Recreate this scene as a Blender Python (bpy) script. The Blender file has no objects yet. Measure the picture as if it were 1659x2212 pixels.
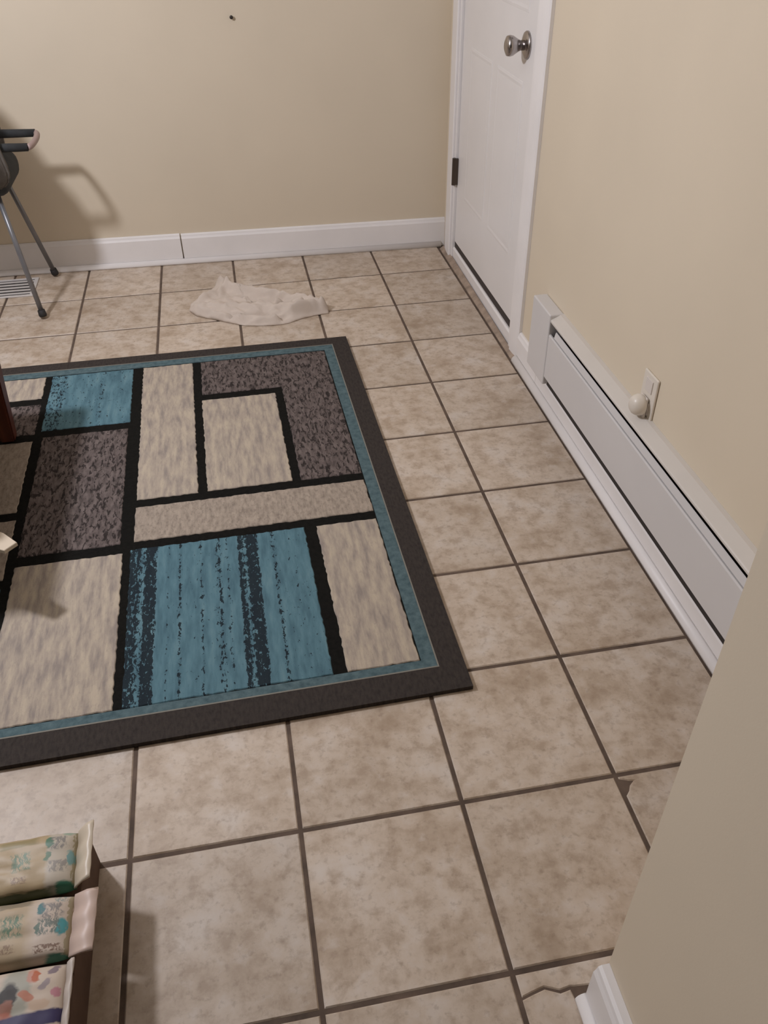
import bpy, bmesh, math, random
from mathutils import Vector, Matrix, noise
random.seed(7)
sc = bpy.context.scene
COL = sc.collection
T = 0.305                      # one floor tile pitch in metres; all layout below is in tile units

# ------------------------------------------------------------------ camera
R = [[0.982688, -0.18501814, -0.00962202],
     [-0.12273644, -0.61122856, -0.78187941],
     [0.13878062, 0.76952449, -0.62335544]]
CAM = (-1.96632572, -2.76726368, 4.60381826)
cam = bpy.data.cameras.new('camera')
cam.sensor_fit = 'VERTICAL'
cam.sensor_height = 36.0
cam.lens = 36.0 * 1796.43 / 2212.0
cam.clip_start = 0.02
co = bpy.data.objects.new('camera', cam)
COL.objects.link(co)
mw = Matrix.Identity(4)
for r in range(3):
    mw[r][0] = R[0][r]; mw[r][1] = -R[1][r]; mw[r][2] = -R[2][r]; mw[r][3] = CAM[r] * T
co.matrix_world = mw
sc.camera = co

# ------------------------------------------------------------------ world, lamp, exposure
w = bpy.data.worlds.new('world'); sc.world = w; w.use_nodes = True
w.node_tree.nodes['Background'].inputs[0].default_value = (0.9, 0.85, 0.8, 1)
w.node_tree.nodes['Background'].inputs[1].default_value = 0.02
ld = bpy.data.lights.new('ceiling_bulb', 'POINT')
ld.energy = 92.0
ld.color = (0.985, 0.99, 1.07)
ld.shadow_soft_size = 0.075
lo = bpy.data.objects.new('ceiling_bulb', ld); COL.objects.link(lo)
lo.location = (-5.9 * T, 3.6 * T, 6.0 * T)
vs = sc.view_settings
sc.display_settings.display_device = 'sRGB'
vs.view_transform = 'Standard'
vs.look = 'None'
vs.gamma = 1.0
vs.use_curve_mapping = False
vs.exposure = 0.0

# ------------------------------------------------------------------ helpers
def lin(c):
    c = c / 255.0
    return c / 12.92 if c <= 0.04045 else ((c + 0.055) / 1.055) ** 2.4
def rgb(r, g, b): return (lin(r), lin(g), lin(b), 1.0)

def obj(name, bm, mat=None, parent=None, smooth=False, label=None):
    me = bpy.data.meshes.new(name)
    bmesh.ops.recalc_face_normals(bm, faces=bm.faces[:])
    for v in bm.verts: v.co *= T
    bm.to_mesh(me); bm.free()
    if smooth:
        for p in me.polygons: p.use_smooth = True
    if mat: me.materials.append(mat)
    o = bpy.data.objects.new(name, me); COL.objects.link(o)
    if parent: o.parent = parent
    if label: o['label'] = label
    return o

def tag(o, label, cat, group=None):
    o['label'] = label; o['category'] = cat
    if group: o['group'] = group
    return o

def thing(name, label, cat, loc=(0, 0, 0), rotz=0.0, group=None):
    o = bpy.data.objects.new(name, None); COL.objects.link(o)
    o.empty_display_size = 0.05
    o.location = Vector(loc) * T; o.rotation_euler = (0, 0, rotz)
    return tag(o, label, cat, group)

def struct(name, bm=None, mat=None, smooth=False):
    if bm is None:
        o = bpy.data.objects.new(name, None); COL.objects.link(o); o.empty_display_size = 0.05
    else:
        o = obj(name, bm, mat, None, smooth)
    o['kind'] = 'structure'
    return o

def NB(): return bmesh.new()

def add_box(bm, x0, x1, y0, y1, z0, z1, bev=0.0, seg=2):
    g = bmesh.ops.create_cube(bm, size=1.0)
    vs_ = g['verts']
    for v in vs_:
        v.co = Vector(((x0 + x1) / 2 + v.co.x * (x1 - x0), (y0 + y1) / 2 + v.co.y * (y1 - y0), (z0 + z1) / 2 + v.co.z * (z1 - z0)))
    if bev > 0:
        ed = {e for v in vs_ for e in v.link_edges}
        bmesh.ops.bevel(bm, geom=list(ed), offset=bev, segments=seg, affect='EDGES', profile=0.5)
    return bm

def box(*a, **k): return add_box(NB(), *a, **k)

def add_prism(bm, prof, f0, f1):
    """closed profile swept between two placements f0(p), f1(p) -> (x,y,z)"""
    a = [bm.verts.new(f0(p)) for p in prof]
    b = [bm.verts.new(f1(p)) for p in prof]
    n = len(prof)
    for i in range(n):
        bm.faces.new((a[i], a[(i + 1) % n], b[(i + 1) % n], b[i]))
    bm.faces.new(a[::-1]); bm.faces.new(b)
    return bm

def add_tube(bm, pts, rad, n=12, closed=False):
    pts = [Vector(p) for p in pts]
    rads = rad if isinstance(rad, (list, tuple)) else [rad] * len(pts)
    rings = []
    up = Vector((0, 0, 1)); prev = None
    for i, p in enumerate(pts):
        if closed: d = pts[(i + 1) % len(pts)] - pts[i - 1]
        else: d = pts[min(i + 1, len(pts) - 1)] - pts[max(i - 1, 0)]
        d.normalize()
        if prev is None:
            s = d.cross(up)
            if s.length < 1e-3: s = d.cross(Vector((1, 0, 0)))
        else:
            s = prev - d * prev.dot(d)
        s.normalize(); prev = s
        t = d.cross(s)
        rings.append([bm.verts.new(p + (s * math.cos(a) + t * math.sin(a)) * rads[i]) for a in [2 * math.pi * k / n for k in range(n)]])
    m = len(rings)
    for i in range(m if closed else m - 1):
        A, B = rings[i], rings[(i + 1) % m]
        for k in range(n):
            bm.faces.new((A[k], A[(k + 1) % n], B[(k + 1) % n], B[k]))
    if not closed:
        bm.faces.new(rings[0][::-1]); bm.faces.new(rings[-1])
    return bm

def add_lathe(bm, prof, origin, axis='z', n=28):
    """prof: list of (r, h) along axis"""
    o = Vector(origin); rings = []
    for r, h in prof:
        ring = []
        for k in range(n):
            a = 2 * math.pi * k / n
            c, s = math.cos(a) * r, math.sin(a) * r
            if axis == 'z': q = Vector((c, s, h))
            elif axis == '-x': q = Vector((-h, c, s))
            else: q = Vector((c, -h, s))           # '-y'
            ring.append(bm.verts.new(o + q))
        rings.append(ring)
    for A, B in zip(rings, rings[1:]):
        for k in range(n):
            bm.faces.new((A[k], A[(k + 1) % n], B[(k + 1) % n], B[k]))
    bm.faces.new(rings[0][::-1]); bm.faces.new(rings[-1])
    return bm

def add_slab(bm, poly, z0, z1, ch=0.0):
    """polygon prism with a chamfered top edge"""
    c = Vector((sum(p[0] for p in poly) / len(poly), sum(p[1] for p in poly) / len(poly)))
    n = len(poly)
    area = sum(poly[i][0] * poly[(i + 1) % n][1] - poly[(i + 1) % n][0] * poly[i][1] for i in range(n))
    if area < 0: poly = poly[::-1]
    def inset(d):
        out = []
        for i in range(n):
            p0, p1, p2 = Vector(poly[i - 1]), Vector(poly[i]), Vector(poly[(i + 1) % n])
            e1 = (p1 - p0).normalized(); e2 = (p2 - p1).normalized()
            n1 = Vector((-e1.y, e1.x)); n2 = Vector((-e2.y, e2.x))
            b = n1 + n2
            if b.length < 1e-6: b = n1
            b = b / max(0.3, b.dot(n1))
            out.append(p1 + b * d)
        return out
    lv = [(poly, z0), (poly, z1 - ch), (inset(ch), z1)] if ch > 0 else [(poly, z0), (poly, z1)]
    rings = [[bm.verts.new((p[0], p[1], z)) for p in pl] for pl, z in lv]
    for A, B in zip(rings, rings[1:]):
        for k in range(n):
            bm.faces.new((A[k], A[(k + 1) % n], B[(k + 1) % n], B[k]))
    bm.faces.new(rings[0][::-1]); bm.faces.new(rings[-1])
    return bm

# ------------------------------------------------------------------ materials
class M:
    """tiny node-graph builder"""
    def __init__(s, name, rough=0.6, metal=0.0, spec=0.5):
        s.m = bpy.data.materials.new(name); s.m.use_nodes = True
        s.t = s.m.node_tree; s.b = s.t.nodes['Principled BSDF']
        s.b.inputs['Roughness'].default_value = rough
        s.b.inputs['Metallic'].default_value = metal
        s.b.inputs['Specular IOR Level'].default_value = spec
        s.tc = s.n('ShaderNodeTexCoord')
    def n(s, typ, **kw):
        nd = s.t.nodes.new(typ)
        for k, v in kw.items(): setattr(nd, k, v)
        return nd
    def link(s, a, b): s.t.links.new(a, b)
    def val(s, inp, v):
        if hasattr(v, 'is_linked') or isinstance(v, bpy.types.NodeSocket): s.link(v, inp)
        else: inp.default_value = v
    def coord(s, which='Object', scale=(1, 1, 1), offs=None):
        mp = s.n('ShaderNodeMapping'); mp.inputs['Scale'].default_value = scale
        s.link(s.tc.outputs[which], mp.inputs['Vector'])
        if offs is not None: s.link(offs, mp.inputs['Location'])
        return mp.outputs[0]
    def noise(s, vec, scale=5, detail=4, rough=0.55, dist=0.0):
        nd = s.n('ShaderNodeTexNoise')
        s.link(vec, nd.inputs['Vector'])
        nd.inputs['Scale'].default_value = scale; nd.inputs['Detail'].default_value = detail
        nd.inputs['Roughness'].default_value = rough; nd.inputs['Distortion'].default_value = dist
        return nd.outputs['Fac']
    def ramp(s, fac, stops, interp='LINEAR'):
        r = s.n('ShaderNodeValToRGB'); cr = r.color_ramp; cr.interpolation = interp
        while len(cr.elements) < len(stops): cr.elements.new(0.5)
        for e, (p, c) in zip(cr.elements, stops):
            e.position = p
            e.color = c if isinstance(c, tuple) else (c, c, c, 1)
        s.link(fac, r.inputs[0])
        return r.outputs[0]
    def math(s, op, a, b=0.0, c=None):
        nd = s.n('ShaderNodeMath', operation=op)
        s.val(nd.inputs[0], a); s.val(nd.inputs[1], b)
        if c is not None: s.val(nd.inputs[2], c)
        return nd.outputs[0]
    def mix(s, fac, a, b, mode='MIX'):
        nd = s.n('ShaderNodeMix', data_type='RGBA', blend_type=mode)
        s.val(nd.inputs[0], fac); s.val(nd.inputs[6], a); s.val(nd.inputs[7], b)
        return nd.outputs[2]
    def sep(s, vec):
        nd = s.n('ShaderNodeSeparateXYZ'); s.link(vec, nd.inputs[0]); return nd.outputs
    def bump(s, h, strength=0.2, dist=0.002):
        nd = s.n('ShaderNodeBump'); nd.inputs['Strength'].default_value = strength
        nd.inputs['Distance'].default_value = dist
        s.link(h, nd.inputs['Height']); s.link(nd.outputs[0], s.b.inputs['Normal'])
    def color(s, c): s.val(s.b.inputs['Base Color'], c)

def plain(name, c, rough=0.5, metal=0.0, var=0.06, scale=14, bump=0.0, spec=0.5):
    m = M(name, rough, metal, spec)
    f = m.noise(m.coord(), scale, 4)
    lo_ = tuple(x * (1 - var) for x in c[:3]) + (1,); hi_ = tuple(min(1, x * (1 + var)) for x in c[:3]) + (1,)
    m.color(m.ramp(f, [(0.3, lo_), (0.7, hi_)]))
    if bump > 0: m.bump(m.noise(m.coord(), scale * 12, 3), bump)
    return m.m

def wall_paint(name, c):
    m = M(name, 0.62, 0, 0.35)
    f = m.noise(m.coord(), 1.6, 3)
    lo_ = tuple(x * 0.96 for x in c[:3]) + (1,); hi_ = tuple(min(1, x * 1.03) for x in c[:3]) + (1,)
    m.color(m.ramp(f, [(0.3, lo_), (0.7, hi_)]))
    m.bump(m.noise(m.coord(), 260, 4, 0.6), 0.12, 0.001)
    return m.m

WALL = wall_paint('cream_wall_paint', (0.71, 0.615, 0.48, 1))
CEIL = wall_paint('ceiling_paint', (0.50, 0.48, 0.45, 1))
TRIM = plain('white_trim_paint', (0.84, 0.81, 0.80, 1), 0.42, var=0.03, scale=6)
DOORW = plain('white_door_paint', (0.79, 0.765, 0.755, 1), 0.38, var=0.025, scale=4)
HEATW = plain('white_enamel', (0.66, 0.64, 0.635, 1), 0.35, var=0.02, scale=5)
HOODW = plain('aged_white_enamel', (0.66, 0.62, 0.575, 1), 0.4, var=0.03, scale=5)
DARK = plain('painted_cavity_shade', (0.030, 0.024, 0.022, 1), 0.8)  # near black: shade inside heater and vent put into the colour
UNDERDOOR = plain('under_door_dark', (0.035, 0.026, 0.025, 1), 0.6)
CHROME = plain('brushed_nickel', (0.42, 0.39, 0.38, 1), 0.22, 1.0, 0.05)
BRONZE = plain('worn_bronze', (0.10, 0.08, 0.065, 1), 0.45, 0.8)
IVORY = plain('ivory_plastic', (0.74, 0.68, 0.60, 1), 0.35, var=0.02)
IVORY2 = plain('pale_plastic', (0.70, 0.64, 0.59, 1), 0.4, var=0.02)
STEEL = plain('grey_tube_paint', (0.20, 0.20, 0.21, 1), 0.35, 0.4, 0.08)
RUBBER = plain('black_rubber', (0.018, 0.016, 0.016, 1), 0.7)
PADDING = plain('charcoal_padding', (0.030, 0.032, 0.034, 1), 0.85, var=0.25, scale=30, bump=0.3)
PADGREY = plain('grey_padding', (0.13, 0.115, 0.10, 1), 0.9, var=0.2, scale=30, bump=0.3)
PINKP = plain('pale_pink_plastic', (0.36, 0.26, 0.24, 1), 0.5)
CARD = plain('brown_cardboard', (0.105, 0.060, 0.040, 1), 0.85, var=0.15, scale=25)
PAPER = plain('cream_paper', (0.62, 0.52, 0.40, 1), 0.8, var=0.05)
NAILM = plain('dark_nail_metal', (0.05, 0.04, 0.035, 1), 0.5, 0.6)
REGM = plain('register_enamel', (0.70, 0.67, 0.65, 1), 0.35, 0.1)

def mat_wood():
    m = M('mahogany_wood', 0.38)
    f = m.noise(m.coord(scale=(60, 60, 3)), 1.0, 5, 0.6, 0.6)
    m.color(m.ramp(f, [(0.25, (0.055, 0.012, 0.007, 1)), (0.6, (0.13, 0.030, 0.014, 1)), (0.85, (0.20, 0.055, 0.025, 1))]))
    return m.m
WOOD = mat_wood()

def mat_tile():
    m = M('beige_ceramic_tile', 0.42, 0, 0.4)
    oi = m.n('ShaderNodeObjectInfo')
    cmb = m.n('ShaderNodeCombineXYZ')
    m.link(m.math('MULTIPLY', oi.outputs['Random'], 37.0), cmb.inputs[0])
    m.link(m.math('MULTIPLY', oi.outputs['Random'], 91.0), cmb.inputs[1])
    v = m.coord('Object', (1, 1, 1), cmb.outputs[0])
    big = m.noise(v, 7.5, 4, 0.55)
    mid = m.noise(v, 26, 5, 0.62, 0.15)
    fine = m.noise(v, 75, 4, 0.6)
    base = m.ramp(big, [(0.30, (0.42, 0.325, 0.24, 1)), (0.44, (0.53, 0.432, 0.34, 1)), (0.57, (0.585, 0.49, 0.40, 1)), (0.72, (0.62, 0.55, 0.485, 1))])
    spots = m.ramp(mid, [(0.36, 1.0), (0.52, 0.0)])
    c1 = m.mix(m.math('MULTIPLY', spots, 0.58), base, (0.34, 0.25, 0.175, 1))
    lite = m.ramp(mid, [(0.54, 0.0), (0.68, 1.0)])
    c1 = m.mix(m.math('MULTIPLY', lite, 0.5), c1, (0.64, 0.57, 0.51, 1))
    sp2 = m.ramp(fine, [(0.33, 1.0), (0.45, 0.0)])
    c2 = m.mix(m.math('MULTIPLY', sp2, 0.34), c1, (0.27, 0.20, 0.145, 1))
    tone = m.math('MULTIPLY_ADD', oi.outputs['Random'], 0.14, 0.92)
    tn = m.n('ShaderNodeCombineColor')
    for i in range(3): m.link(tone, tn.inputs[i])
    m.color(m.mix(1.0, c2, tn.outputs[0], 'MULTIPLY'))
    m.val(m.b.inputs['Roughness'], m.math('MULTIPLY_ADD', mid, 0.25, 0.34))
    m.bump(m.noise(v, 40, 4), 0.12, 0.001)
    return m.m
TILE = mat_tile()
GROUT = plain('brown_grout', (0.110, 0.076, 0.056, 1), 0.9, var=0.35, scale=18, bump=0.3)
DIRT = plain('stained_sill_strip', (0.34, 0.26, 0.20, 1), 0.7, var=0.3, scale=22)

# rug yarns ---------------------------------------------------------
def yarn(name, c_light, c_mid, c_dark, lo_=0.38, hi_=0.62, xs=55, ys=7, speck=0.0, speck_c=(0.02, 0.018, 0.017, 1), spk_scale=(70, 26), sthr=0.40):
    m = M(name, 0.95, 0, 0.1)
    f = m.noise(m.coord('Object', (xs, ys, 1)), 1.0, 3, 0.6)
    c = m.ramp(f, [(lo_, c_dark), (0.5, c_mid), (hi_, c_light)])
    if speck > 0:
        f2 = m.noise(m.coord('Object', (spk_scale[0], spk_scale[1], 1)), 1.0, 3, 0.7, 0.5)
        k = m.ramp(f2, [(sthr - 0.03, 1.0), (sthr + 0.03, 0.0)])
        c = m.mix(m.math('MULTIPLY', k, speck), c, speck_c)
    m.color(c)
    m.bump(m.noise(m.coord('Object', (320, 320, 320)), 1.0, 3), 0.5, 0.002)
    return m.m
Y_BEIGE = yarn('beige_yarn', (0.485, 0.41, 0.32, 1), (0.40, 0.338, 0.275, 1), (0.28, 0.24, 0.212, 1), 0.33, 0.66, 58, 11, 0.25, (0.24, 0.205, 0.185, 1), (130, 40), 0.40)
Y_SAND = yarn('sand_yarn', (0.41, 0.34, 0.275, 1), (0.35, 0.292, 0.238, 1), (0.25, 0.207, 0.17, 1), 0.30, 0.66, 95, 30, 0.45, (0.19, 0.155, 0.13, 1), (120, 70), 0.42)
Y_TAUPE = yarn('taupe_yarn', (0.175, 0.142, 0.132, 1), (0.135, 0.108, 0.10, 1), (0.085, 0.069, 0.065, 1), 0.35, 0.65, 80, 24, 0.85, (0.022, 0.018, 0.017, 1), (95, 34), 0.455)
Y_BORDER = yarn('dark_border_yarn', (0.058, 0.048, 0.042, 1), (0.048, 0.040, 0.036, 1), (0.034, 0.029, 0.027, 1), 0.3, 0.7, 160, 60)
Y_BLACK = yarn('black_yarn', (0.011, 0.0105, 0.009, 1), (0.009, 0.0085, 0.0075, 1), (0.006, 0.006, 0.005, 1), 0.3, 0.7, 90, 90)
Y_BAND = yarn('slate_blue_yarn', (0.115, 0.170, 0.185, 1), (0.090, 0.138, 0.152, 1), (0.062, 0.10, 0.113, 1), 0.3, 0.7, 60, 60)

def mat_blue(name, bands, base=0.30):
    m = M(name, 0.95, 0, 0.1)
    f = m.noise(m.coord('Object', (50, 9, 1)), 1.0, 3, 0.6)
    c = m.ramp(f, [(0.35, (0.075, 0.145, 0.18, 1)), (0.55, (0.105, 0.20, 0.24, 1)), (0.70, (0.135, 0.235, 0.27, 1))])
    gx = m.sep(m.tc.outputs['Generated'])[0]
    dens = m.ramp(gx, bands)
    spk = m.noise(m.coord('Object', (125, 60, 1)), 1.0, 3, 0.72, 0.3)
    dash = m.noise(m.coord('Object', (150, 17, 1)), 1.0, 2, 0.5)
    k = m.math('LESS_THAN', m.math('ADD', m.math('MULTIPLY', spk, 0.84), m.math('MULTIPLY', dash, 0.20)), dens)
    m.color(m.mix(m.math('MULTIPLY', k, 0.92), c, (0.014, 0.017, 0.022, 1)))
    m.bump(m.noise(m.coord('Object', (320, 320, 320)), 1.0, 3), 0.5, 0.002)
    return m.m
Y_BLUE = mat_blue('blue_streaked_yarn', [(0.0, 0.60), (0.055, 0.57), (0.07, 0.48), (0.085, 0.48), (0.095, 0.62), (0.145, 0.60), (0.16, 0.33), (0.20, 0.33), (0.212, 0.47), (0.228, 0.34),
    (0.262, 0.35), (0.275, 0.55), (0.292, 0.37), (0.375, 0.38), (0.39, 0.53), (0.405, 0.34), (0.455, 0.37), (0.49, 0.52), (0.515, 0.35), (0.535, 0.48), (0.55, 0.33), (0.585, 0.35), (0.60, 0.62), (0.635, 0.48), (0.65, 0.62), (0.70, 0.60), (0.715, 0.33), (0.775, 0.36), (0.79, 0.54), (0.81, 0.37), (0.9, 0.40), (1.0, 0.37)])
Y_TEAL = mat_blue('teal_streaked_yarn', [(0.0, 0.47), (0.18, 0.50), (0.24, 0.39), (0.45, 0.40), (0.6, 0.41), (0.64, 0.48), (0.68, 0.38), (0.94, 0.41), (1.0, 0.28)])

# ------------------------------------------------------------------ structure
ASP = 1.01479
H = 8.0
def wy(x): return 9.035 - 0.0316 * (x - 1.0)      # back wall face (slightly out of square)
WX = 1.11                                          # right wall face
NX, NY = -0.60, -1.20                              # corner of the near wall

floor = struct('floor', box(-14, 1.35, -6.2, 9.6, -0.12, -0.008), GROUT)
# the far wall (a skewed slab)
bm = NB(); add_slab(bm, [(-14, wy(-14)), (1.4, wy(1.4)), (1.4, wy(1.4) + 0.4), (-14, wy(-14) + 0.4)], -0.01, H)
struct('wall_back', bm, WALL)
# right wall with the door opening
DY0, DY1, DH = 5.66, 8.50, 6.75
bm = NB()
add_box(bm, WX, WX + 0.24, NY, DY0, -0.01, H)
add_slab(bm, [(WX, DY1), (WX + 0.24, DY1), (WX + 0.24, wy(WX + 0.24) - 0.002), (WX, wy(WX) - 0.002)], -0.01, H)
add_box(bm, WX, WX + 0.24, DY0, DY1, DH, H)
struct('wall_right', bm, WALL)
struct('wall_near', box(NX, WX + 0.24, -2.15, NY, -0.01, H), WALL)
struct('wall_left', box(-14.3, -14, -6.2, 9.8, -0.01, H), WALL)
struct('ceiling', box(-14.3, 1.5, -6.5, 9.8, H, H + 0.2), CEIL)

# floor tiles: every tile a part of the floor
G = 0.0138                                          # half joint
full = None
def tile_obj(poly, cx, cy):
    global full
    bm = NB(); add_slab(bm, [(p[0] - cx, p[1] - cy) for p in poly], -0.03, 0.0, 0.007)
    o = obj('tile', bm, TILE, floor)
    o.location = (cx * T, cy * T, random.uniform(-0.0011, 0.0) * T * 2)
    return o
for i in range(-9, 1):
    for j in range(-5, 9):
        x0, x1 = i + G, i + 1 - G
        y0, y1 = j * ASP + G, (j + 1) * ASP - G
        cx, cy = i + 0.5, (j + 0.5) * ASP
        if j == -2 and x0 > NX and y1 < NY: continue
        if j in (-2, -3) and i == -1:                    # cut by the near wall, one of them cracked across
            if j == -2:
                tile_obj([(x0, y1), (x1, y1), (x1, NY + 0.01), (-0.70, NY + 0.06), (-0.725, -1.135), (-0.784, -1.143), (-0.858, -1.112), (-0.927, -1.126), (x0, -1.141)], cx, cy)
                tile_obj([(x0, -1.153), (-0.927, -1.138), (-0.858, -1.124), (-0.784, -1.158), (-0.728, -1.150), (-0.71, NY - 0.05), (-0.68, NY - 0.08), (-0.68, y0), (x0, y0)], cx, cy)
            else:
                tile_obj([(x0, y0), (x1, y0), (x1, -2.17), (NX - 0.01, -2.17), (NX - 0.01, y1), (x0, y1)], cx, cy)
            continue
        if j == -2 and i == 0:
            tile_obj([(x0, NY + 0.01), (x1, NY + 0.01), (x1, y1), (x0, y1)], cx, cy); continue
        if j == -3 and i >= 0:
            tile_obj([(x0, y0), (x1, y0), (x1, -2.17), (x0, -2.17)], cx, cy); continue
        if j == -1 and i == 0:                     # chipped along its left edge
            tile_obj([(x0, y0), (x1, y0), (x1, y1), (x0, y1), (x0, -0.03), (x0 + 0.055, -0.052), (x0 + 0.085, -0.058), (x0 + 0.05, -0.085), (x0 + 0.03, -0.12), (x0, -0.15)], cx, cy); continue
        if j == 8:
            ya, yb = min(y1, wy(x0) - 0.006), min(y1, wy(x1) - 0.006)
            if ya < y1 - 1e-4 or yb < y1 - 1e-4:
                tile_obj([(x0, y0), (x1, y0), (x1, yb), (x0, ya)], cx, cy); continue
        if full is None:
            o = tile_obj([(x0, y0), (x1, y0), (x1, y1), (x0, y1)], cx, cy); full = o.data
        else:
            o = bpy.data.objects.new('tile', full); COL.objects.link(o); o.parent = floor
            o.location = (cx * T, cy * T, random.uniform(-0.0011, 0.0) * T * 2)
            if random.random() < 0.5: o.rotation_euler = (0, 0, math.pi)
for i in range(-9, -3):                            # slivers cut along the skewed far wall
    x0, x1 = i + G, i + 1 - G; y0 = 9 * ASP + G
    if wy(x1) - 0.006 - y0 > 0.02:
        tile_obj([(x0, y0), (x1, y0), (x1, wy(x1) - 0.006), (x0, wy(x0) - 0.006)], i + 0.5, y0)

# baseboards --------------------------------------------------------
def board_prof(h, th=0.05):                        # (distance from wall, height)
    return [(0.001, 0.0), (th, 0.0), (th, h - 0.06), (th - 0.012, h - 0.035), (th - 0.018, h - 0.012), (th - 0.034, h), (0.001, h)]
def quarter_prof(th=0.05, r=0.06):
    return [(th, 0.001)] + [(th + r * math.cos(a), 0.001 + r * 1.1 * math.sin(a)) for a in [math.pi / 2 * k / 6 for k in range(7)]]
def run(prof, p0, p1, nrm):
    """profile swept along the floor from p0 to p1; nrm points from wall into the room"""
    bm = NB()
    f = lambda P: (lambda q: (P[0] + nrm[0] * q[0], P[1] + nrm[1] * q[0], q[1]))
    return add_prism(bm, prof, f(p0), f(p1))

bb = struct('baseboard_back')
obj('board', run(board_prof(0.41), (-14, wy(-14)), (-2.69, wy(-2.69)), (0, -1)), TRIM, bb)
obj('board', run(board_prof(0.405), (-2.672, wy(-2.672)), (WX - 0.002, wy(WX)), (0, -1)), TRIM, bb)
obj('shoe_moulding', run(quarter_prof(), (-14, wy(-14)), (1.05, wy(1.05)), (0, -1)), TRIM, bb, True)
br = struct('baseboard_right')
obj('board', run(board_prof(0.335), (WX, 4.72), (WX, 5.385), (-1, 0)), TRIM, br)
obj('board', run(board_prof(0.26), (WX, NY + 0.004), (WX, 4.715), (-1, 0)), TRIM, br)
obj('shoe_moulding', run(quarter_prof(0.05, 0.062), (WX, NY + 0.004), (WX, 5.36), (-1, 0)), TRIM, br, True)
bn = struct('baseboard_near')
obj('board', run(board_prof(0.37, 0.075), (NX, -2.15), (NX, NY - 0.004), (-1, 0)), TRIM, bn)
obj('shoe_moulding', run(quarter_prof(0.075, 0.05), (NX, -2.15), (NX, NY - 0.0), (-1, 0)), TRIM, bn, True)

# ------------------------------------------------------------------ door
door = struct('door_1')
def casing_prof(wd):                               # across (y), out from wall
    return [(0.0, 0.001), (0.0, 0.05), (0.012, 0.062), (wd * 0.55, 0.056), (wd - 0.02, 0.045), (wd, 0.034), (wd, 0.001)]
def casing(y_in, sgn, z0, z1, wd):
    bm = NB()
    f = lambda z: (lambda q: (WX - q[1], y_in + sgn * q[0], z))
    return add_prism(bm, casing_prof(wd), f(z0), f(z1))
obj('casing', casing(5.615, -1, 0.002, DH + 0.2, 0.225), TRIM, door, label='white door casing on the heater side')
obj('casing', casing(8.50, 1, 0.002, DH + 0.2, 0.31), TRIM, door, label='white door casing in the room corner')
bm = NB(); f = lambda y: (lambda q: (WX - q[1], y, DH + q[0]))
add_prism(bm, casing_prof(0.225), f(5.62), f(8.495)); obj('casing', bm, TRIM, door, label='white door casing over the door')
bm = NB(); add_box(bm, WX - 0.045, WX + 0.24, 5.618, 5.70, 0.0, DH, 0.006); add_box(bm, WX - 0.03, WX + 0.24, 8.44, 8.498, 0.0, DH, 0.006)
add_box(bm, WX + 0.19, WX + 0.24, 5.69, 8.45, 0.1, DH)
obj('jamb', bm, TRIM, door)
# leaf with six embossed panels
LX = WX + 0.005
leaf = obj('door_leaf', box(LX, LX + 0.145, 5.712, 8.43, 0.262, DH - 0.02, 0.008), DOORW, door)
def panel(y0, y1, z0, z1):
    bm = NB()
    o_ = [(y0, z0), (y1, z0), (y1, z1), (y0, z1)]
    def ring(d, x): return [bm.verts.new((x, y + (d if y == y0 else -d), z + (d if z == z0 else -d))) for y, z in o_]
    rs = [ring(0, LX + 0.002), ring(0.004, LX - 0.003), ring(0.03, LX - 0.006), ring(0.06, LX - 0.0025), ring(0.12, LX - 0.005)]
    for A, B in zip(rs, rs[1:]):
        for k in range(4): bm.faces.new((A[k], A[(k + 1) % 4], B[(k + 1) % 4], B[k]))
    bm.faces.new(rs[-1]); bm.faces.new(rs[0][::-1])
    return bm
for (y0, y1) in ((6.08, 6.98), (7.16, 8.06)):
    for (z0, z1) in ((0.95, 2.75), (3.35, 5.15), (5.45, 6.35)):
        obj('raised_panel', panel(y0, y1, z0, z1), DOORW, door)
obj('under_door_strip', box(LX + 0.004, LX + 0.10, 5.715, 8.43, 0.165, 0.262, 0.004), UNDERDOOR, door, label='dark strip under the door')  # dark strip filling the gap between leaf and sill
# threshold: white riser and a stained strip in front of it
bm = NB(); add_prism(bm, [(1.085, 0.0), (1.082, 0.15), (1.10, 0.17), (1.30, 0.17), (1.30, 0.0)], lambda q: (q[0], 5.705, q[1]), lambda q: (q[0] + 0.012, 8.435, q[1] + 0.012))
obj('threshold', bm, TRIM, door, label='white painted door sill')
bm = NB(); add_prism(bm, [(0.0, -0.013), (0.0, 0.002), (0.62, 0.022), (1.0, 0.026), (1.0, -0.013)], lambda q: (1.012 + q[0] * 0.055, 5.40, q[1]), lambda q: (1.012 + q[0] * 0.078, 8.86, q[1] * 1.9))
obj('sill_strip', bm, DIRT, door, label='brown stained strip along the sill')
# hinge
bm = NB(); add_tube(bm, [(1.06, 8.425, 1.04), (1.06, 8.425, 1.385)], 0.026, 10); add_box(bm, 1.062, 1.113, 8.40, 8.47, 1.045, 1.38)
obj('hinge', bm, BRONZE, door, label='dark bronze door hinge')
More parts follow.
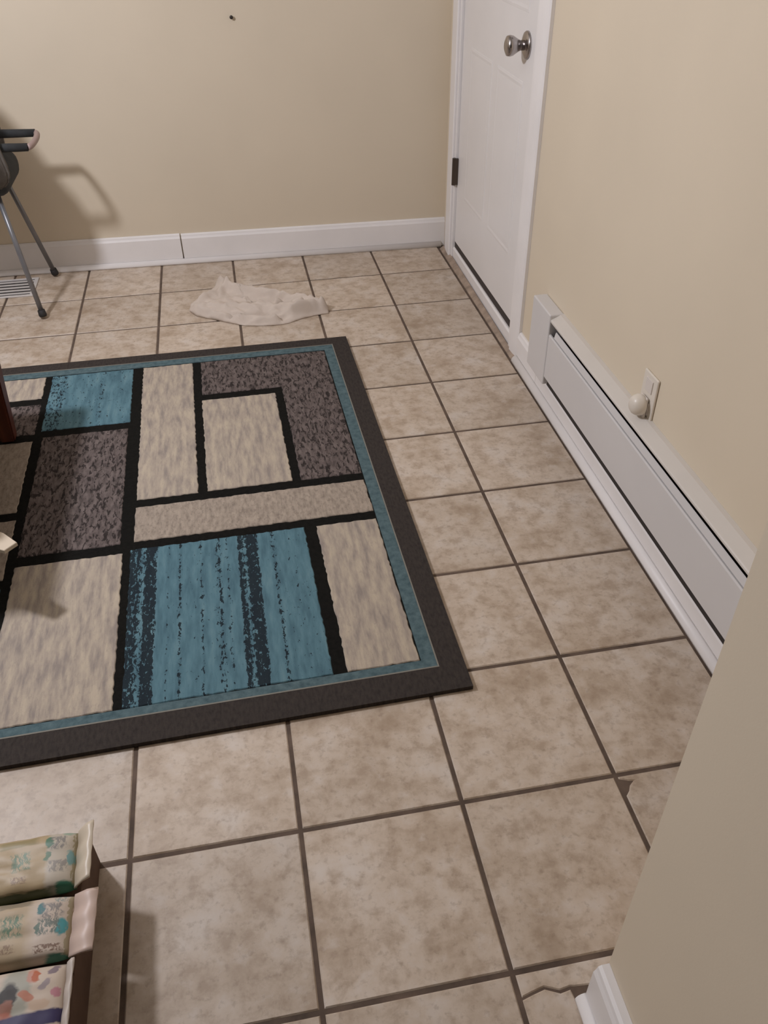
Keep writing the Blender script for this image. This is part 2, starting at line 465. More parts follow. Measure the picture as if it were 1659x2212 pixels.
# knob and deadbolt
KY, KZ = 6.06, 3.085
kb = obj('door_knob', add_lathe(NB(), [(0.006, 0.225), (0.055, 0.224), (0.088, 0.208), (0.094, 0.18), (0.088, 0.15), (0.06, 0.105), (0.046, 0.075), (0.046, 0.02)], (LX, KY, KZ), '-x'), CHROME, door, True, 'round brushed metal door knob')
obj('rose', add_lathe(NB(), [(0.05, 0.042), (0.075, 0.04), (0.115, 0.026), (0.125, 0.014), (0.125, 0.0)], (LX, KY, KZ), '-x'), CHROME, kb, True)
kb2 = obj('deadbolt', add_lathe(NB(), [(0.03, 0.05), (0.09, 0.045), (0.105, 0.02), (0.105, 0.0)], (LX, KY - 0.005, 3.60), '-x'), CHROME, door, True, 'round metal deadbolt above the knob')
obj('thumb_turn', box(LX - 0.11, LX - 0.045, KY - 0.075, KY + 0.075, 3.58, 3.62, 0.008), CHROME, kb2)

# ------------------------------------------------------------------ baseboard heater
HX = 0.975
heat = thing('baseboard_heater', 'long white metal baseboard heater along the right wall beside the door', 'heater', (1.04, 1.8, 0.3))
hy0, hy1 = NY + 0.01, 4.78
off = heat.location.copy()
def hpart(name, bm, mat, **k):
    for v in bm.verts: v.co -= off / T
    return obj(name, bm, mat, heat, **k)
def ext(prof, y0, y1):
    return add_prism(NB(), prof, lambda q: (q[0], y0, q[1]), lambda q: (q[0], y1, q[1]))
hpart('back_plate', ext([(1.108, 0.30), (1.095, 0.30), (1.095, 1.0), (1.108, 1.0)], hy0, hy1 - 0.02), DARK)
hpart('hood', ext([(1.109, 1.06), (1.07, 1.056), (HX + 0.008, 1.014), (HX, 1.006), (HX, 0.99), (HX + 0.006, 0.99), (HX + 0.010, 1.003), (1.07, 1.044), (1.109, 1.048)], hy0, 4.30), HOODW)
hpart('front_panel', ext([(HX, 0.395), (HX, 0.845), (HX + 0.008, 0.858), (HX + 0.022, 0.858), (HX + 0.022, 0.85), (HX + 0.010, 0.85), (HX + 0.008, 0.845), (HX + 0.008, 0.405), (HX + 0.03, 0.40), (HX + 0.03, 0.395)], hy0, 4.30), HEATW)
hpart('damper', ext([(HX + 0.016, 0.868), (HX + 0.007, 0.876), (HX + 0.020, 0.930), (HX + 0.026, 0.934), (HX + 0.028, 0.930), (HX + 0.016, 0.880)], hy0, 4.17), HEATW)
hpart('gap_shade_strip', ext([(1.02, 0.285), (1.02, 0.40), (1.094, 0.40), (1.094, 0.285)], hy0, 4.30), DARK)  # added dark strip painting the shaded gap under the front panel
hpart('fin_element', ext([(HX + 0.045, 0.44), (HX + 0.045, 0.80), (1.085, 0.80), (1.085, 0.44)], hy0 + 0.1, 4.1), DARK)
cap = NB()
add_box(cap, HX - 0.012, 1.109, 4.285, hy1, 0.30, 1.06, 0.014, 3)
hpart('end_cap', cap, HEATW, label='white end cap of the heater')

# ------------------------------------------------------------------ outlet and plug-in
ol = thing('wall_outlet', 'ivory wall outlet plate just above the baseboard heater', 'outlet', (WX, 2.44, 1.22))
def lp(name, bm, mat, par, smooth=False, **k):
    base = par.location / T
    for v in bm.verts: v.co -= base
    return obj(name, bm, mat, par, smooth, **k)
lp('cover_plate', box(WX - 0.022, WX - 0.001, 2.325, 2.555, 1.03, 1.41, 0.010, 3), IVORY, ol)
for zz in (1.315, 1.125):
    lp('receptacle', box(WX - 0.030, WX - 0.02, 2.385, 2.495, zz - 0.055, zz + 0.055, 0.004), IVORY2, ol)
nl = thing('plug_in_night_light', 'small round pale plug-in with a domed front in the lower socket', 'night light', (WX - 0.03, 2.44, 1.125))
lp('dome', add_lathe(NB(), [(0.004, 0.122), (0.04, 0.119), (0.066, 0.104), (0.082, 0.078), (0.088, 0.05), (0.086, 0.03), (0.078, 0.018)], (WX - 0.03, 2.44, 1.15), '-x'), IVORY, nl, True)
lp('plug_body', box(WX - 0.055, WX - 0.0305, 2.385, 2.495, 1.045, 1.225, 0.012, 3), IVORY2, nl)

# nail in the far wall
ny_ = wy(-1.65)
tag(obj('nail', add_lathe(NB(), [(0.006, 0.045), (0.020, 0.044), (0.022, 0.036), (0.010, 0.030), (0.008, 0.0)], (-1.648, ny_ + 0.001, 3.015), '-y', 12), NAILM, None, True),
    'single dark nail sticking out of the bare cream back wall', 'nail')

# ------------------------------------------------------------------ rug
RX0, RX1, RY0, RY1 = -8.25, -0.735, 0.838, 6.286
def rugp(x, y):
    xx = x - 0.0135 * (y - 3.5)
    yy = y + 0.017 * (x + 0.7) * (RY1 - y) / (RY1 - RY0)
    return (xx, yy)
rug = thing('area_rug', 'large patterned rug of blue, beige and taupe blocks with dark borders', 'rug', (-4.4, 3.5, 0.0))
def rug_poly(pts, z0, z1, jit=0.0, step=0.10, ch=0.006):
    out = []
    n = len(pts)
    for i in range(n):
        a, b = Vector(pts[i]), Vector(pts[(i + 1) % n])
        d = b - a; k = max(1, int(d.length / step)) if jit > 0 else max(1, int(d.length / 0.6))
        nrm = Vector((-d.y, d.x)).normalized()
        for s in range(k):
            q = a + d * (s / k)
            if jit > 0 and s > 0: q += nrm * random.uniform(-jit, jit)
            out.append(rugp(q.x, q.y))
    bm = NB(); add_slab(bm, out, z0, z1, ch)
    return bm
def rect(x0, x1, y0, y1): return [(x0, y0), (x1, y0), (x1, y1), (x0, y1)]
base_r = rug.location / T
def rpart(name, bm, mat, **k):
    for v in bm.verts: v.co -= base_r
    return obj(name, bm, mat, rug, **k)
rpart('backing', rug_poly(rect(RX0 + 0.02, RX1 - 0.02, RY0 + 0.02, RY1 - 0.02), 0.002, 0.028), Y_BLACK, label='black field between the rug blocks')
def frame(name, o, i, z0, z1, mat, lab):
    (a0, a1, b0, b1), (c0, c1, d0, d1) = o, i
    bm = NB()
    for poly in ([(a0, b0), (a1, b0), (c1, d0), (c0, d0)], [(a1, b0), (a1, b1), (c1, d1), (c1, d0)], [(a1, b1), (a0, b1), (c0, d1), (c1, d1)], [(a0, b1), (a0, b0), (c0, d0), (c0, d1)]):
        add_slab(bm, [rugp(*p) for p in poly], z0, z1)
    return rpart(name, bm, mat, label=lab)
frame('border', (RX0, RX1, RY0, RY1), (-8.04, -0.927, 1.062, 6.115), 0.001, 0.038, Y_BORDER, 'dark charcoal rug border')
frame('border_band', (-8.036, -0.930, 1.066, 6.111), (-7.93, -1.036, 1.140, 5.995), 0.003, 0.036, Y_BAND, 'slate blue band inside the dark border')
PIPE = plain('pale_piping_thread', (0.21, 0.20, 0.17, 1), 0.9)
frame('piping', (-8.04, -0.922, 1.056, 6.119), (-8.03, -0.932, 1.067, 6.108), 0.004, 0.0395, PIPE, 'thin pale thread between border and band')
PZ = 0.034
J = 0.0055
patches = [
    (rect(-4.06, -3.198, 1.150, 2.79), Y_BEIGE, 'beige block'),
    (rect(-3.135, -1.672, 1.150, 2.82), Y_BLUE, 'blue block streaked with black'),
    (rect(-1.568, -1.044, 1.150, 2.812), Y_BEIGE, 'narrow beige block in the front corner'),
    (rect(-3.11, -1.044, 2.92, 3.395), Y_SAND, 'long sand coloured block'),
    (rect(-3.104, -2.556, 3.505, 5.985), Y_BEIGE, 'tall beige block'),
    (rect(-2.473, -1.695, 3.513, 5.138), Y_BEIGE, 'beige block inside the taupe angle'),
    ([(-2.465, 5.255), (-1.612, 5.255), (-1.612, 3.505), (-1.044, 3.505), (-1.044, 5.985), (-2.465, 5.985)], Y_TAUPE, 'dark taupe angle shaped block'),
    (rect(-4.09, -3.212, 4.86, 5.985), Y_TEAL, 'teal block'),
    (rect(-4.06, -3.225, 2.913, 4.74), Y_TAUPE, 'dark taupe block'),
    (rect(-5.10, -4.16, 5.525, 5.985), Y_BEIGE, None),
    (rect(-5.10, -4.15, 4.816, 5.40), Y_TAUPE, None),
    (rect(-5.10, -4.15, 3.54, 4.69), Y_SAND, None),
    (rect(-5.10, -4.135, 2.65, 3.43), Y_SAND, None),
    (rect(-5.10, -4.135, 1.150, 2.55), Y_TEAL, None),
    (rect(-6.30, -5.20, 1.150, 3.40), Y_BEIGE, None),
    (rect(-6.30, -5.20, 3.50, 5.985), Y_BLUE, None),
    (rect(-7.92, -6.40, 1.150, 2.60), Y_TAUPE, None),
    (rect(-7.92, -6.40, 2.70, 4.30), Y_BEIGE, None),
    (rect(-7.92, -6.40, 4.40, 5.985), Y_SAND, None)]
for p_, m_, l_ in patches:
    rpart('patch', rug_poly(p_, 0.010, PZ, J, 0.032), m_, label=l_)

# ------------------------------------------------------------------ crumpled cloth on the tiles
def cloth():
    outline = [(-2.60, 7.66), (-2.46, 7.86), (-2.30, 8.10), (-2.21, 8.32), (-2.08, 8.20), (-2.03, 7.97), (-1.72, 7.76), (-1.45, 7.60), (-1.25, 7.50), (-1.02, 7.40), (-0.87, 7.20), (-0.88, 7.02),
               (-1.06, 7.0), (-1.25, 6.93), (-1.42, 6.84), (-1.60, 6.82), (-1.94, 6.88), (-2.2, 7.05), (-2.35, 7.16), (-2.53, 7.28), (-2.62, 7.45)]
    RIDGES = [([(-2.52, 7.36), (-2.0, 7.27), (-1.5, 7.14), (-1.2, 7.12)], 0.13, 0.075), ([(-2.22, 8.22), (-2.04, 7.90), (-1.6, 7.62), (-1.15, 7.34), (-0.92, 7.12)], 0.055, 0.075),
              ([(-2.45, 7.72), (-2.25, 7.86), (-2.1, 8.0)], 0.05, 0.05), ([(-2.34, 7.14), (-1.95, 6.97), (-1.55, 6.88)], 0.045, 0.055), ([(-1.35, 7.0), (-1.05, 7.08), (-0.92, 7.1)], 0.04, 0.08), ([(-1.5, 7.35), (-1.2, 7.22)], 0.04, 0.05)]
    DIPS = [(-1.62, 7.30, 0.05, 0.04), (-1.42, 7.27, 0.08, 0.06), (-1.14, 7.16, 0.06, 0.04), (-2.36, 7.52, 0.14, 0.05), (-2.0, 7.56, 0.22, 0.05), (-1.62, 7.45, 0.2, 0.04), (-1.9, 7.05, 0.25, 0.03)]
    def seg_d(p, a, b):
        ab = b - a; t_ = max(0, min(1, (p - a).dot(ab) / ab.length_squared)); return (p - a - ab * t_).length
    N = 120; c = Vector((-1.78, 7.36))
    pts = []
    L_ = len(outline)
    for k in range(N):
        t = k / N * L_; i = int(t); fr = t - i
        p = Vector(outline[i % L_]).lerp(Vector(outline[(i + 1) % L_]), fr)
        pts.append(p)
    bm = NB(); rings = []
    K = 44
    for r in range(K + 1):
        s = 1 - r / (K + 1.0)
        ring = []
        for p in pts:
            q = c + (p - c) * s
            q += Vector((noise.noise(Vector((q.x * 5, q.y * 5, 3))), noise.noise(Vector((q.x * 5, q.y * 5, 9))))) * 0.03 * min(1, r / 3)
            edge = min(1.0, r / 4.0)
            # long soft folds running along the cloth
            h = 0.016
            for pl, wd, ht in RIDGES:
                d = min(seg_d(q, Vector(a), Vector(b)) for a, b in zip(pl, pl[1:]))
                h += 1.45 * ht * math.exp(-(d / wd) ** 2)
            h += 0.034 * (1 - abs(noise.noise(Vector((q.x * 6 - q.y * 2, q.y * 13 + q.x * 3, 1.3)))) * 2.2) + 0.008 * noise.noise(Vector((q.x * 22, q.y * 22, 2)))
            for (dx_, dy_, rx_, ry_) in DIPS:
                h -= 0.17 * math.exp(-(((q.x - dx_) / rx_) ** 2 + ((q.y - dy_) / ry_) ** 2) ** 2)
            h = max(0.007, h * (0.35 + 0.65 * edge))
            ring.append(bm.verts.new((q.x, q.y, h)))
        rings.append(ring)
    top = bm.verts.new((c.x, c.y, 0.05))
    for A, B in zip(rings, rings[1:]):
        for k in range(N): bm.faces.new((A[k], A[(k + 1) % N], B[(k + 1) % N], B[k]))
    for k in range(N): bm.faces.new((rings[-1][k], rings[-1][(k + 1) % N], top))
    low = [bm.verts.new((v.co.x, v.co.y, 0.001)) for v in rings[0]]
    for k in range(N): bm.faces.new((rings[0][(k + 1) % N], rings[0][k], low[k], low[(k + 1) % N]))
    bm.faces.new(low[::-1])
    return bm
CLOTH = plain('off_white_cloth', (0.60, 0.515, 0.445, 1), 0.9, var=0.05, scale=20, bump=0.2)
tag(obj('cleaning_cloth', cloth(), CLOTH, None, True), 'crumpled off white cloth lying on the tiles behind the rug', 'cloth')

# ------------------------------------------------------------------ floor register
rg = thing('floor_register', 'pale metal floor vent with long slats by the back wall', 'vent', (-5.3, 8.66, 0.0))
def gpart(name, bm, mat, **k): return lp(name, bm, mat, rg, **k)
bm = NB()
for a in ((-5.98, -4.66, 8.36, 8.40), (-5.98, -4.66, 8.92, 8.96), (-5.98, -5.93, 8.40, 8.92), (-4.71, -4.66, 8.40, 8.92)):
    add_box(bm, *a, 0.001, 0.018, 0.004)
gpart('frame', bm, REGM)
gpart('well_shade', box(-5.93, -4.71, 8.40, 8.92, 0.001, 0.006), DARK)  # flat dark plate painting the shade below the slats
for k in range(5):
    y = 8.445 + k * 0.098
    bm = NB(); add_prism(bm, [(y, 0.007), (y, 0.013), (y + 0.045, 0.013), (y + 0.045, 0.007)], lambda q: (-5.935, q[0], q[1]), lambda q: (-4.705, q[0], q[1]))
    gpart('slat', bm, REGM)

# ------------------------------------------------------------------ high chair
hc = thing('high_chair', 'child high chair with charcoal padding and thin grey metal legs', 'high chair', (-5.15, 8.2, 0.0))
def cpart(name, bm, mat, par=None, smooth=False, **k):
    for v in bm.verts: v.co -= Vector((-5.15, 8.2, 0.0))
    return obj(name, bm, mat, par or hc, smooth, **k)
for (fx, fy, tx, ty) in ((-4.432, 7.62, -4.615, 7.86), (-4.44, 8.985, -4.66, 8.60), (-5.87, 7.62, -5.68, 7.86), (-5.87, 8.985, -5.66, 8.60)):
    P0, P1 = Vector((fx, fy, 0.03)), Vector((tx, ty, 1.47))
    lg = cpart('leg', add_tube(NB(), [P0, P0.lerp(P1, 0.5), P1], 0.031, 12), STEEL, None, True)
    d = (P1 - P0).normalized()
    cpart('foot_cap', add_tube(NB(), [P0 - d * 0.0, P0 + d * 0.02, P0 + d * 0.085], [0.043, 0.050, 0.044], 14), RUBBER, lg, True)
cpart('side_rail', add_tube(NB(), [(-4.64, 7.80, 1.44), (-4.64, 8.66, 1.44)], 0.03, 10), STEEL, None, True)
cpart('side_rail', add_tube(NB(), [(-5.67, 7.80, 1.44), (-5.67, 8.66, 1.44)], 0.03, 10), STEEL, None, True)
# padded seat: rounded bucket
def cushion(x0, x1, y0, y1, z0, z1, r):
    bm = box(x0, x1, y0, y1, z0, z1, r, 5)
    return bm
cpart('seat', cushion(-5.78, -4.44, 7.74, 8.70, 1.45, 1.80, 0.15), PADDING, None, True)
bm = cushion(-5.72, -5.45, 7.78, 8.66, 1.7, 3.5, 0.12)
for v in bm.verts: v.co.x -= (v.co.z - 1.7) * 0.16
cpart('backrest', bm, PADDING, None, True)
wing_far = [(-5.5, 1.68), (-4.60, 1.68), (-4.55, 1.80), (-4.54, 2.0), (-4.62, 2.2), (-4.8, 2.42), (-5.1, 2.62), (-5.5, 2.7)]
wing_near = [(-5.6, 1.60), (-4.46, 1.60), (-4.38, 1.68), (-4.36, 1.80), (-4.41, 2.12), (-4.50, 2.36), (-4.65, 2.53), (-4.78, 2.88), (-5.0, 3.2), (-5.6, 3.3)]
for yy, prof in ((7.59, wing_near), (8.56, wing_far)):
    bm = NB()
    add_prism(bm, prof, lambda q: (q[0], yy, q[1]), lambda q: (q[0], yy + 0.11, q[1]))
    bmesh.ops.bevel(bm, geom=bm.edges[:], offset=0.03, segments=3, affect='EDGES')
    cpart('side_wing', bm, PADGREY, None, True)
# U shaped guard rail with a pale end
zr = 2.0
rail = []
for yy in (7.76, 8.385):
    b_ = cpart('guard_rail', add_tube(NB(), [(-4.95, yy, zr + 0.02), (-4.5, yy, zr + 0.01), (-4.12, yy, zr)], [0.05, 0.05, 0.044], 12), PADDING, None, True)
arc = [(-4.12 + 0.045 * math.sin(a), 8.0725 - 0.3125 * math.cos(a), zr) for a in [math.pi * k / 14 for k in range(15)]]
cpart('rail_end', add_tube(NB(), arc, 0.034, 12), PINKP, None, True, label='pale pink end of the guard rail')

# ------------------------------------------------------------------ coffee table (mostly outside the frame)
tb = thing('coffee_table', 'dark red-brown wooden table leg standing on the rug at the left edge', 'table', (-5.2, 3.645, 0.038))
def tpart(name, bm, mat, par=None, **k):
    for v in bm.verts: v.co -= Vector((-5.2, 3.645, 0.038))
    return obj(name, bm, mat, par or tb, **k)
tpart('tabletop', box(-6.30, -4.21, 2.54, 4.83, 1.42, 1.50, 0.015), WOOD)
bm = NB()
for a in ((-6.15, -4.32, 2.64, 2.68), (-6.15, -4.32, 4.68, 4.72), (-6.18, -6.14, 2.68, 4.68), (-4.36, -4.32, 2.68, 4.68)):
    add_box(bm, *a, 1.22, 1.42)
tpart('apron', bm, WOOD)
for (lx, ly) in ((-4.42, 4.75), (-4.42, 2.64), (-6.07, 4.75), (-6.07, 2.64)):
    sx = 1 if lx > -5 else -1
    bm = NB()
    lo4 = [(-0.07, -0.07), (0.07, -0.07), (0.07, 0.07), (-0.07, 0.07)]
    hi4 = [(-0.11, -0.11), (0.11, -0.11), (0.11, 0.11), (-0.11, 0.11)]
    A = [bm.verts.new((lx + 0.02 * sx + p[0], ly + p[1], 0.040)) for p in lo4]
    B = [bm.verts.new((lx + 0.08 * sx + p[0], ly + p[1] * 1.0, 1.42)) for p in hi4]
    for k in range(4): bm.faces.new((A[k], A[(k + 1) % 4], B[(k + 1) % 4], B[k]))
    bm.faces.new(A[::-1]); bm.faces.new(B)
    bmesh.ops.bevel(bm, geom=bm.edges[:], offset=0.015, segments=2, affect='EDGES')
    tpart('leg', bm, WOOD)
tpart('shelf', box(-6.10, -4.36, 2.62, 4.72, 0.56, 0.61, 0.008), WOOD)
# pointed strip of paper lying over the shelf edge
bm = NB()
pp = [(-4.62, 2.93), (-4.70, 2.71), (-3.875, 2.222), (-3.798, 2.302), (-3.915, 2.436)]
add_slab(bm, pp, 0.613, 0.645, 0.004)
tag(obj('folded_paper', bm, PAPER), 'pointed cream paper strip jutting in from the left edge above the rug', 'paper')

# ------------------------------------------------------------------ cardboard carton with wipes packs
cx0, cx1, cy0, cy1, ch = -4.25, -3.17, -1.62, 0.025, 0.325
ct = thing('cardboard_carton', 'low dark brown cardboard carton under the wipes packs', 'box', ((cx0 + cx1) / 2, (cy0 + cy1) / 2, 0.0))
th = 0.016
lp('wall', box(cx0, cx1, cy1 - th, cy1, 0.001, ch - th), CARD, ct)
lp('wall', box(cx0, cx1, cy0, cy0 + th, 0.001, ch - th), CARD, ct)
lp('wall', box(cx0, cx0 + th, cy0 + th, cy1 - th, 0.001, ch - th), CARD, ct)
lp('wall', box(cx1 - th, cx1, cy0 + th, cy1 - th, 0.001, ch - th), CARD, ct)
lp('lid_flap', box(cx0, cx1, -0.735, cy1, ch - th, ch, 0.004), CARD, ct)
lp('lid_flap', box(cx0, cx1, cy0, -0.745, ch - th, ch, 0.004), CARD, ct)

def print_mat(name, base, shapes, rough=0.32, scribble=None):
    """flat print: soft rectangles / ellipses in the pack's own (generated) coordinates"""
    m = M(name, rough, 0, 0.3)
    g = m.tc.outputs['Generated']
    nz = m.n('ShaderNodeTexNoise'); nz.inputs['Scale'].default_value = 14; nz.inputs['Detail'].default_value = 2
    m.link(g, nz.inputs['Vector'])
    vm = m.n('ShaderNodeVectorMath', operation='MULTIPLY_ADD')
    m.link(nz.outputs['Color'], vm.inputs[0]); vm.inputs[1].default_value = (0.05, 0.05, 0.0); vm.inputs[2].default_value = (-0.025, -0.025, 0)
    va = m.n('ShaderNodeVectorMath', operation='ADD'); m.link(g, va.inputs[0]); m.link(vm.outputs[0], va.inputs[1])
    sx, sy, sz = m.sep(va.outputs[0])
    c = base
    first = True
    for kind, (ux, uy, w_, h_, rot), colr, op in shapes:
        dx = m.math('SUBTRACT', sx, ux); dy = m.math('SUBTRACT', sy, uy)
        ca, sa = math.cos(rot), math.sin(rot)
        a = m.math('ADD', m.math('MULTIPLY', dx, ca / w_), m.math('MULTIPLY', dy, sa / w_))
        b = m.math('ADD', m.math('MULTIPLY', dx, -sa / h_), m.math('MULTIPLY', dy, ca / h_))
        if kind in ('rect', 'text'): d = m.math('MAXIMUM', m.math('ABSOLUTE', a), m.math('ABSOLUTE', b))
        else: d = m.math('SQRT', m.math('ADD', m.math('MULTIPLY', a, a), m.math('MULTIPLY', b, b)))
        mask = m.ramp(d, [(0.40, 1.0), (0.56, 0.0)])
        if kind == 'text':                             # blurred unreadable lines of lettering
            cm = m.n('ShaderNodeCombineXYZ'); m.link(m.math('MULTIPLY', a, 9.0), cm.inputs[0]); m.link(m.math('MULTIPLY', b, 2.6), cm.inputs[1]); cm.inputs[2].default_value = ux * 13
            q = m.noise(cm.outputs[0], 1.0, 2)
            mask = m.math('MULTIPLY', mask, m.ramp(q, [(0.42, 0.0), (0.55, 1.0)]))
        c = m.mix(m.math('MULTIPLY', mask, op), c, colr)
    m.color(c)
    return m.m

def pack(x0, x1, y0, y1, z0, z1, mat, fin_mat, label, tilt=0.0, skew=0.0, fin=0.10, curl=0.0):
    """soft plastic pack: pillow body, and a flat sealed fin at its right end"""
    t = thing('wipes_pack', label, 'wipes pack', ((x0 + x1) / 2, (y0 + y1) / 2, z0), tilt, 'wipes packs on the carton')
    nx, ny = 30, 16
    hw, hd = (x1 - x0) / 2, (y1 - y0) / 2
    bm = NB()
    def shell(side):
        g = []
        for i in range(nx + 1):
            row = []
            for j in range(ny + 1):
                u, v = -1 + 2 * i / nx, -1 + 2 * j / ny
                prof = (1 - abs(u) ** 7) ** 0.5 * (1 - abs(v) ** 6) ** 0.45
                wr = 0.010 * noise.noise(Vector((u * 4 + x0 * 9, v * 3 + y0 * 11, side))) * (1 - abs(u) ** 4)
                h = (z1 - z0) / 2
                endw = 1 - 0.06 * abs(u) ** 6
                row.append(bm.verts.new((u * hw + skew * v * hd * 0, v * hd * endw, h + side * (h * prof + (wr if prof > 0.2 else 0)))))
            g.append(row)
        for i in range(nx):
            for j in range(ny):
                f = (g[i][j], g[i + 1][j], g[i + 1][j + 1], g[i][j + 1])
                bm.faces.new(f if side > 0 else f[::-1])
        return g
    shell(1); shell(-1)
    bmesh.ops.remove_doubles(bm, verts=bm.verts[:], dist=0.0008)
    obj('body', bm, mat, t, True)
    bm = NB()
    hm = (z1 - z0) / 2
    A = []; n = 18
    for j in range(n + 1):
        v = -1 + 2 * j / n
        wob = 0.006 * math.sin(v * 9)
        A.append([(hw - 0.012, v * hd * 0.95, hm + 0.02 + wob), (hw + fin * 0.5, v * hd * 0.96, hm + 0.05 + curl + wob), (hw + fin, v * hd * 0.97, hm + 0.055 + curl * 1.6 - wob)])
    up_ = [[bm.verts.new(p) for p in r] for r in A]
    dn_ = [[bm.verts.new((p[0], p[1], p[2] - 0.012)) for p in r] for r in A]
    for j in range(n):
        for k in range(2):
            bm.faces.new((up_[j][k], up_[j][k + 1], up_[j + 1][k + 1], up_[j + 1][k]))
            bm.faces.new((dn_[j][k], dn_[j + 1][k], dn_[j + 1][k + 1], dn_[j][k + 1]))
        bm.faces.new((up_[j][2], dn_[j][2], dn_[j + 1][2], up_[j + 1][2]))
        bm.faces.new((up_[j + 1][0], dn_[j + 1][0], dn_[j][0], up_[j][0]))
    bm.faces.new((up_[0][0], dn_[0][0], dn_[0][1], up_[0][1])); bm.faces.new((up_[0][1], dn_[0][1], dn_[0][2], up_[0][2]))
    bm.faces.new((up_[n][1], dn_[n][1], dn_[n][0], up_[n][0])); bm.faces.new((up_[n][2], dn_[n][2], dn_[n][1], up_[n][1]))
    obj('sealed_end', bm, fin_mat, t, True)
    return t

KRAFT = (0.42, 0.32, 0.195, 1); PALE = (0.53, 0.44, 0.36, 1)
GREEN = (0.06, 0.17, 0.11, 1); TEALC = (0.05, 0.26, 0.28, 1); GREY = (0.20, 0.19, 0.18, 1); OLIVE = (0.25, 0.21, 0.10, 1); BROWNP = (0.16, 0.09, 0.06, 1)
P1M = print_mat('kraft_wipes_print', KRAFT, [
    ('rect', (0.90, 0.5, 0.20, 1.2, 0.0), (0.50, 0.45, 0.38, 1), 0.8), ('rect', (0.982, 0.5, 0.028, 1.2, 0), OLIVE, 0.7),
    ('rect', (0.60, 0.84, 0.26, 0.14, 0.06), OLIVE, 0.75), ('text', (0.63, 0.52, 0.13, 0.30, 0.05), GREEN, 0.8), ('text', (0.63, 0.22, 0.10, 0.12, 0.05), BROWNP, 0.7),
    ('ellipse', (0.81, 0.78, 0.055, 0.20, 0.0), GREEN, 0.9), ('text', (0.875, 0.76, 0.11, 0.24, 0.05), GREY, 0.85), ('ellipse', (0.805, 0.54, 0.04, 0.18, 0.0), GREEN, 0.8),
    ('ellipse', (0.955, 0.48, 0.055, 0.26, 0.0), TEALC, 0.7), ('text', (0.88, 0.36, 0.13, 0.2, 0.05), GREY, 0.7), ('ellipse', (0.93, 0.95, 0.09, 0.16, 0), (0.22, 0.33, 0.25, 1), 0.7),
    ('ellipse', (0.93, 0.02, 0.14, 0.22, 0.0), (0.03, 0.16, 0.10, 1), 0.95), ('rect', (0.55, 0.0, 0.66, 0.12, 0.0), (0.035, 0.055, 0.02, 1), 0.9)], 0.42)
P2M = print_mat('pale_wipes_print', PALE, [
    ('rect', (0.50, 0.45, 0.50, 1.0, 0.0), KRAFT, 0.8), ('rect', (0.975, 0.5, 0.03, 1.2, 0), OLIVE, 0.65),
    ('rect', (0.62, 0.90, 0.22, 0.12, 0.06), (0.18, 0.15, 0.10, 1), 0.75), ('text', (0.62, 0.55, 0.14, 0.34, 0.05), GREEN, 0.8), ('text', (0.60, 0.22, 0.12, 0.12, 0.05), BROWNP, 0.6),
    ('ellipse', (0.795, 0.76, 0.055, 0.19, 0.0), (0.03, 0.15, 0.16, 1), 0.95), ('text', (0.865, 0.72, 0.13, 0.24, 0.05), GREY, 0.85), ('ellipse', (0.93, 0.45, 0.075, 0.27, 0.0), TEALC, 0.95),
    ('text', (0.855, 0.48, 0.14, 0.26, 0.05), (0.12, 0.15, 0.13, 1), 0.9), ('ellipse', (0.785, 0.46, 0.03, 0.2, 0.0), (0.08, 0.15, 0.12, 1), 0.85), ('text', (0.86, 0.16, 0.17, 0.11, 0.06), BROWNP, 0.85),
    ('text', (0.91, 0.90, 0.09, 0.12, 0.0), (0.20, 0.26, 0.25, 1), 0.7), ('ellipse', (0.92, 0.0, 0.17, 0.16, 0.0), (0.03, 0.18, 0.13, 1), 0.9)], 0.5)
WHITEP = (0.56, 0.46, 0.37, 1)
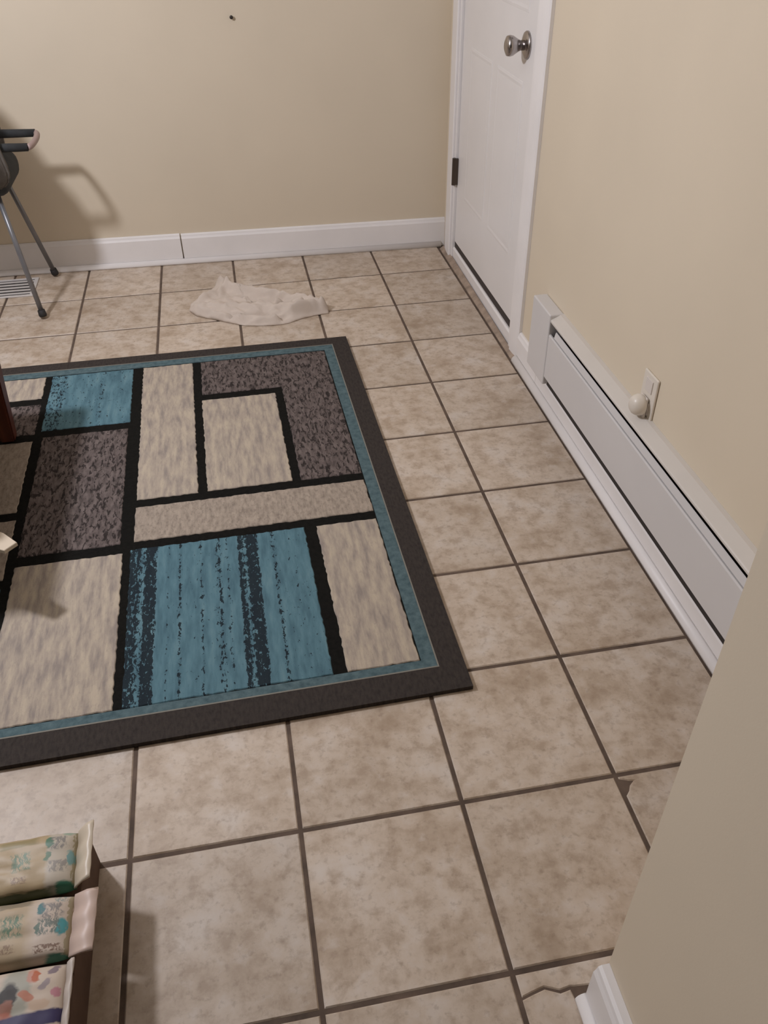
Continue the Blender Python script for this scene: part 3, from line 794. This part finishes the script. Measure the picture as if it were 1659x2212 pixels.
P3M = print_mat('flowered_wipes_print', WHITEP, [
    ('ellipse', (0.70, 0.62, 0.20, 0.8, 0), (0.27, 0.29, 0.24, 1), 0.7),
    ('ellipse', (0.665, 0.62, 0.11, 0.34, 0), (0.020, 0.014, 0.012, 1), 0.95), ('ellipse', (0.66, 0.46, 0.09, 0.22, 0), (0.28, 0.12, 0.08, 1), 0.95), ('ellipse', (0.64, 0.34, 0.13, 0.18, 0), (0.42, 0.14, 0.09, 1), 0.8),
    ('ellipse', (0.795, 0.84, 0.085, 0.22, 0), (0.50, 0.22, 0.16, 1), 0.8), ('ellipse', (0.812, 0.82, 0.05, 0.18, 0), (0.42, 0.10, 0.03, 1), 0.95), ('ellipse', (0.77, 0.58, 0.065, 0.18, 0.4), (0.45, 0.15, 0.08, 1), 0.85),
    ('ellipse', (0.915, 0.88, 0.06, 0.13, -0.4), (0.14, 0.10, 0.14, 1), 0.8), ('ellipse', (0.876, 0.70, 0.05, 0.15, -0.3), (0.22, 0.18, 0.22, 1), 0.7), ('ellipse', (0.945, 0.58, 0.055, 0.13, 0), (0.45, 0.16, 0.22, 1), 0.8),
    ('ellipse', (0.85, 0.45, 0.12, 0.14, 0), (0.50, 0.32, 0.20, 1), 0.5),
    ('rect', (0.7, 0.26, 1.0, 0.19, 0.12), (0.028, 0.022, 0.085, 1), 0.97)], 0.5)
pack(-3.935, -3.175, -0.365, -0.025, 0.327, 0.475, P1M, plain('cream_seal', (0.62, 0.53, 0.41, 1), 0.4, var=0.03), 'kraft coloured wipes pack with green print, rearmost of the row', 0.02, fin=0.085, curl=0.03)
pack(-3.935, -3.165, -0.70, -0.372, 0.327, 0.46, P2M, plain('pink_seal', (0.60, 0.46, 0.39, 1), 0.45, var=0.03), 'pale wipes pack with teal dots, middle of the row', -0.01, fin=0.11)
pack(-3.935, -3.17, -1.06, -0.708, 0.327, 0.44, P3M, plain('white_seal', (0.55, 0.48, 0.42, 1), 0.45, var=0.03), 'white wipes pack with orange flowers, a face and a navy wave', 0.0, fin=0.028)
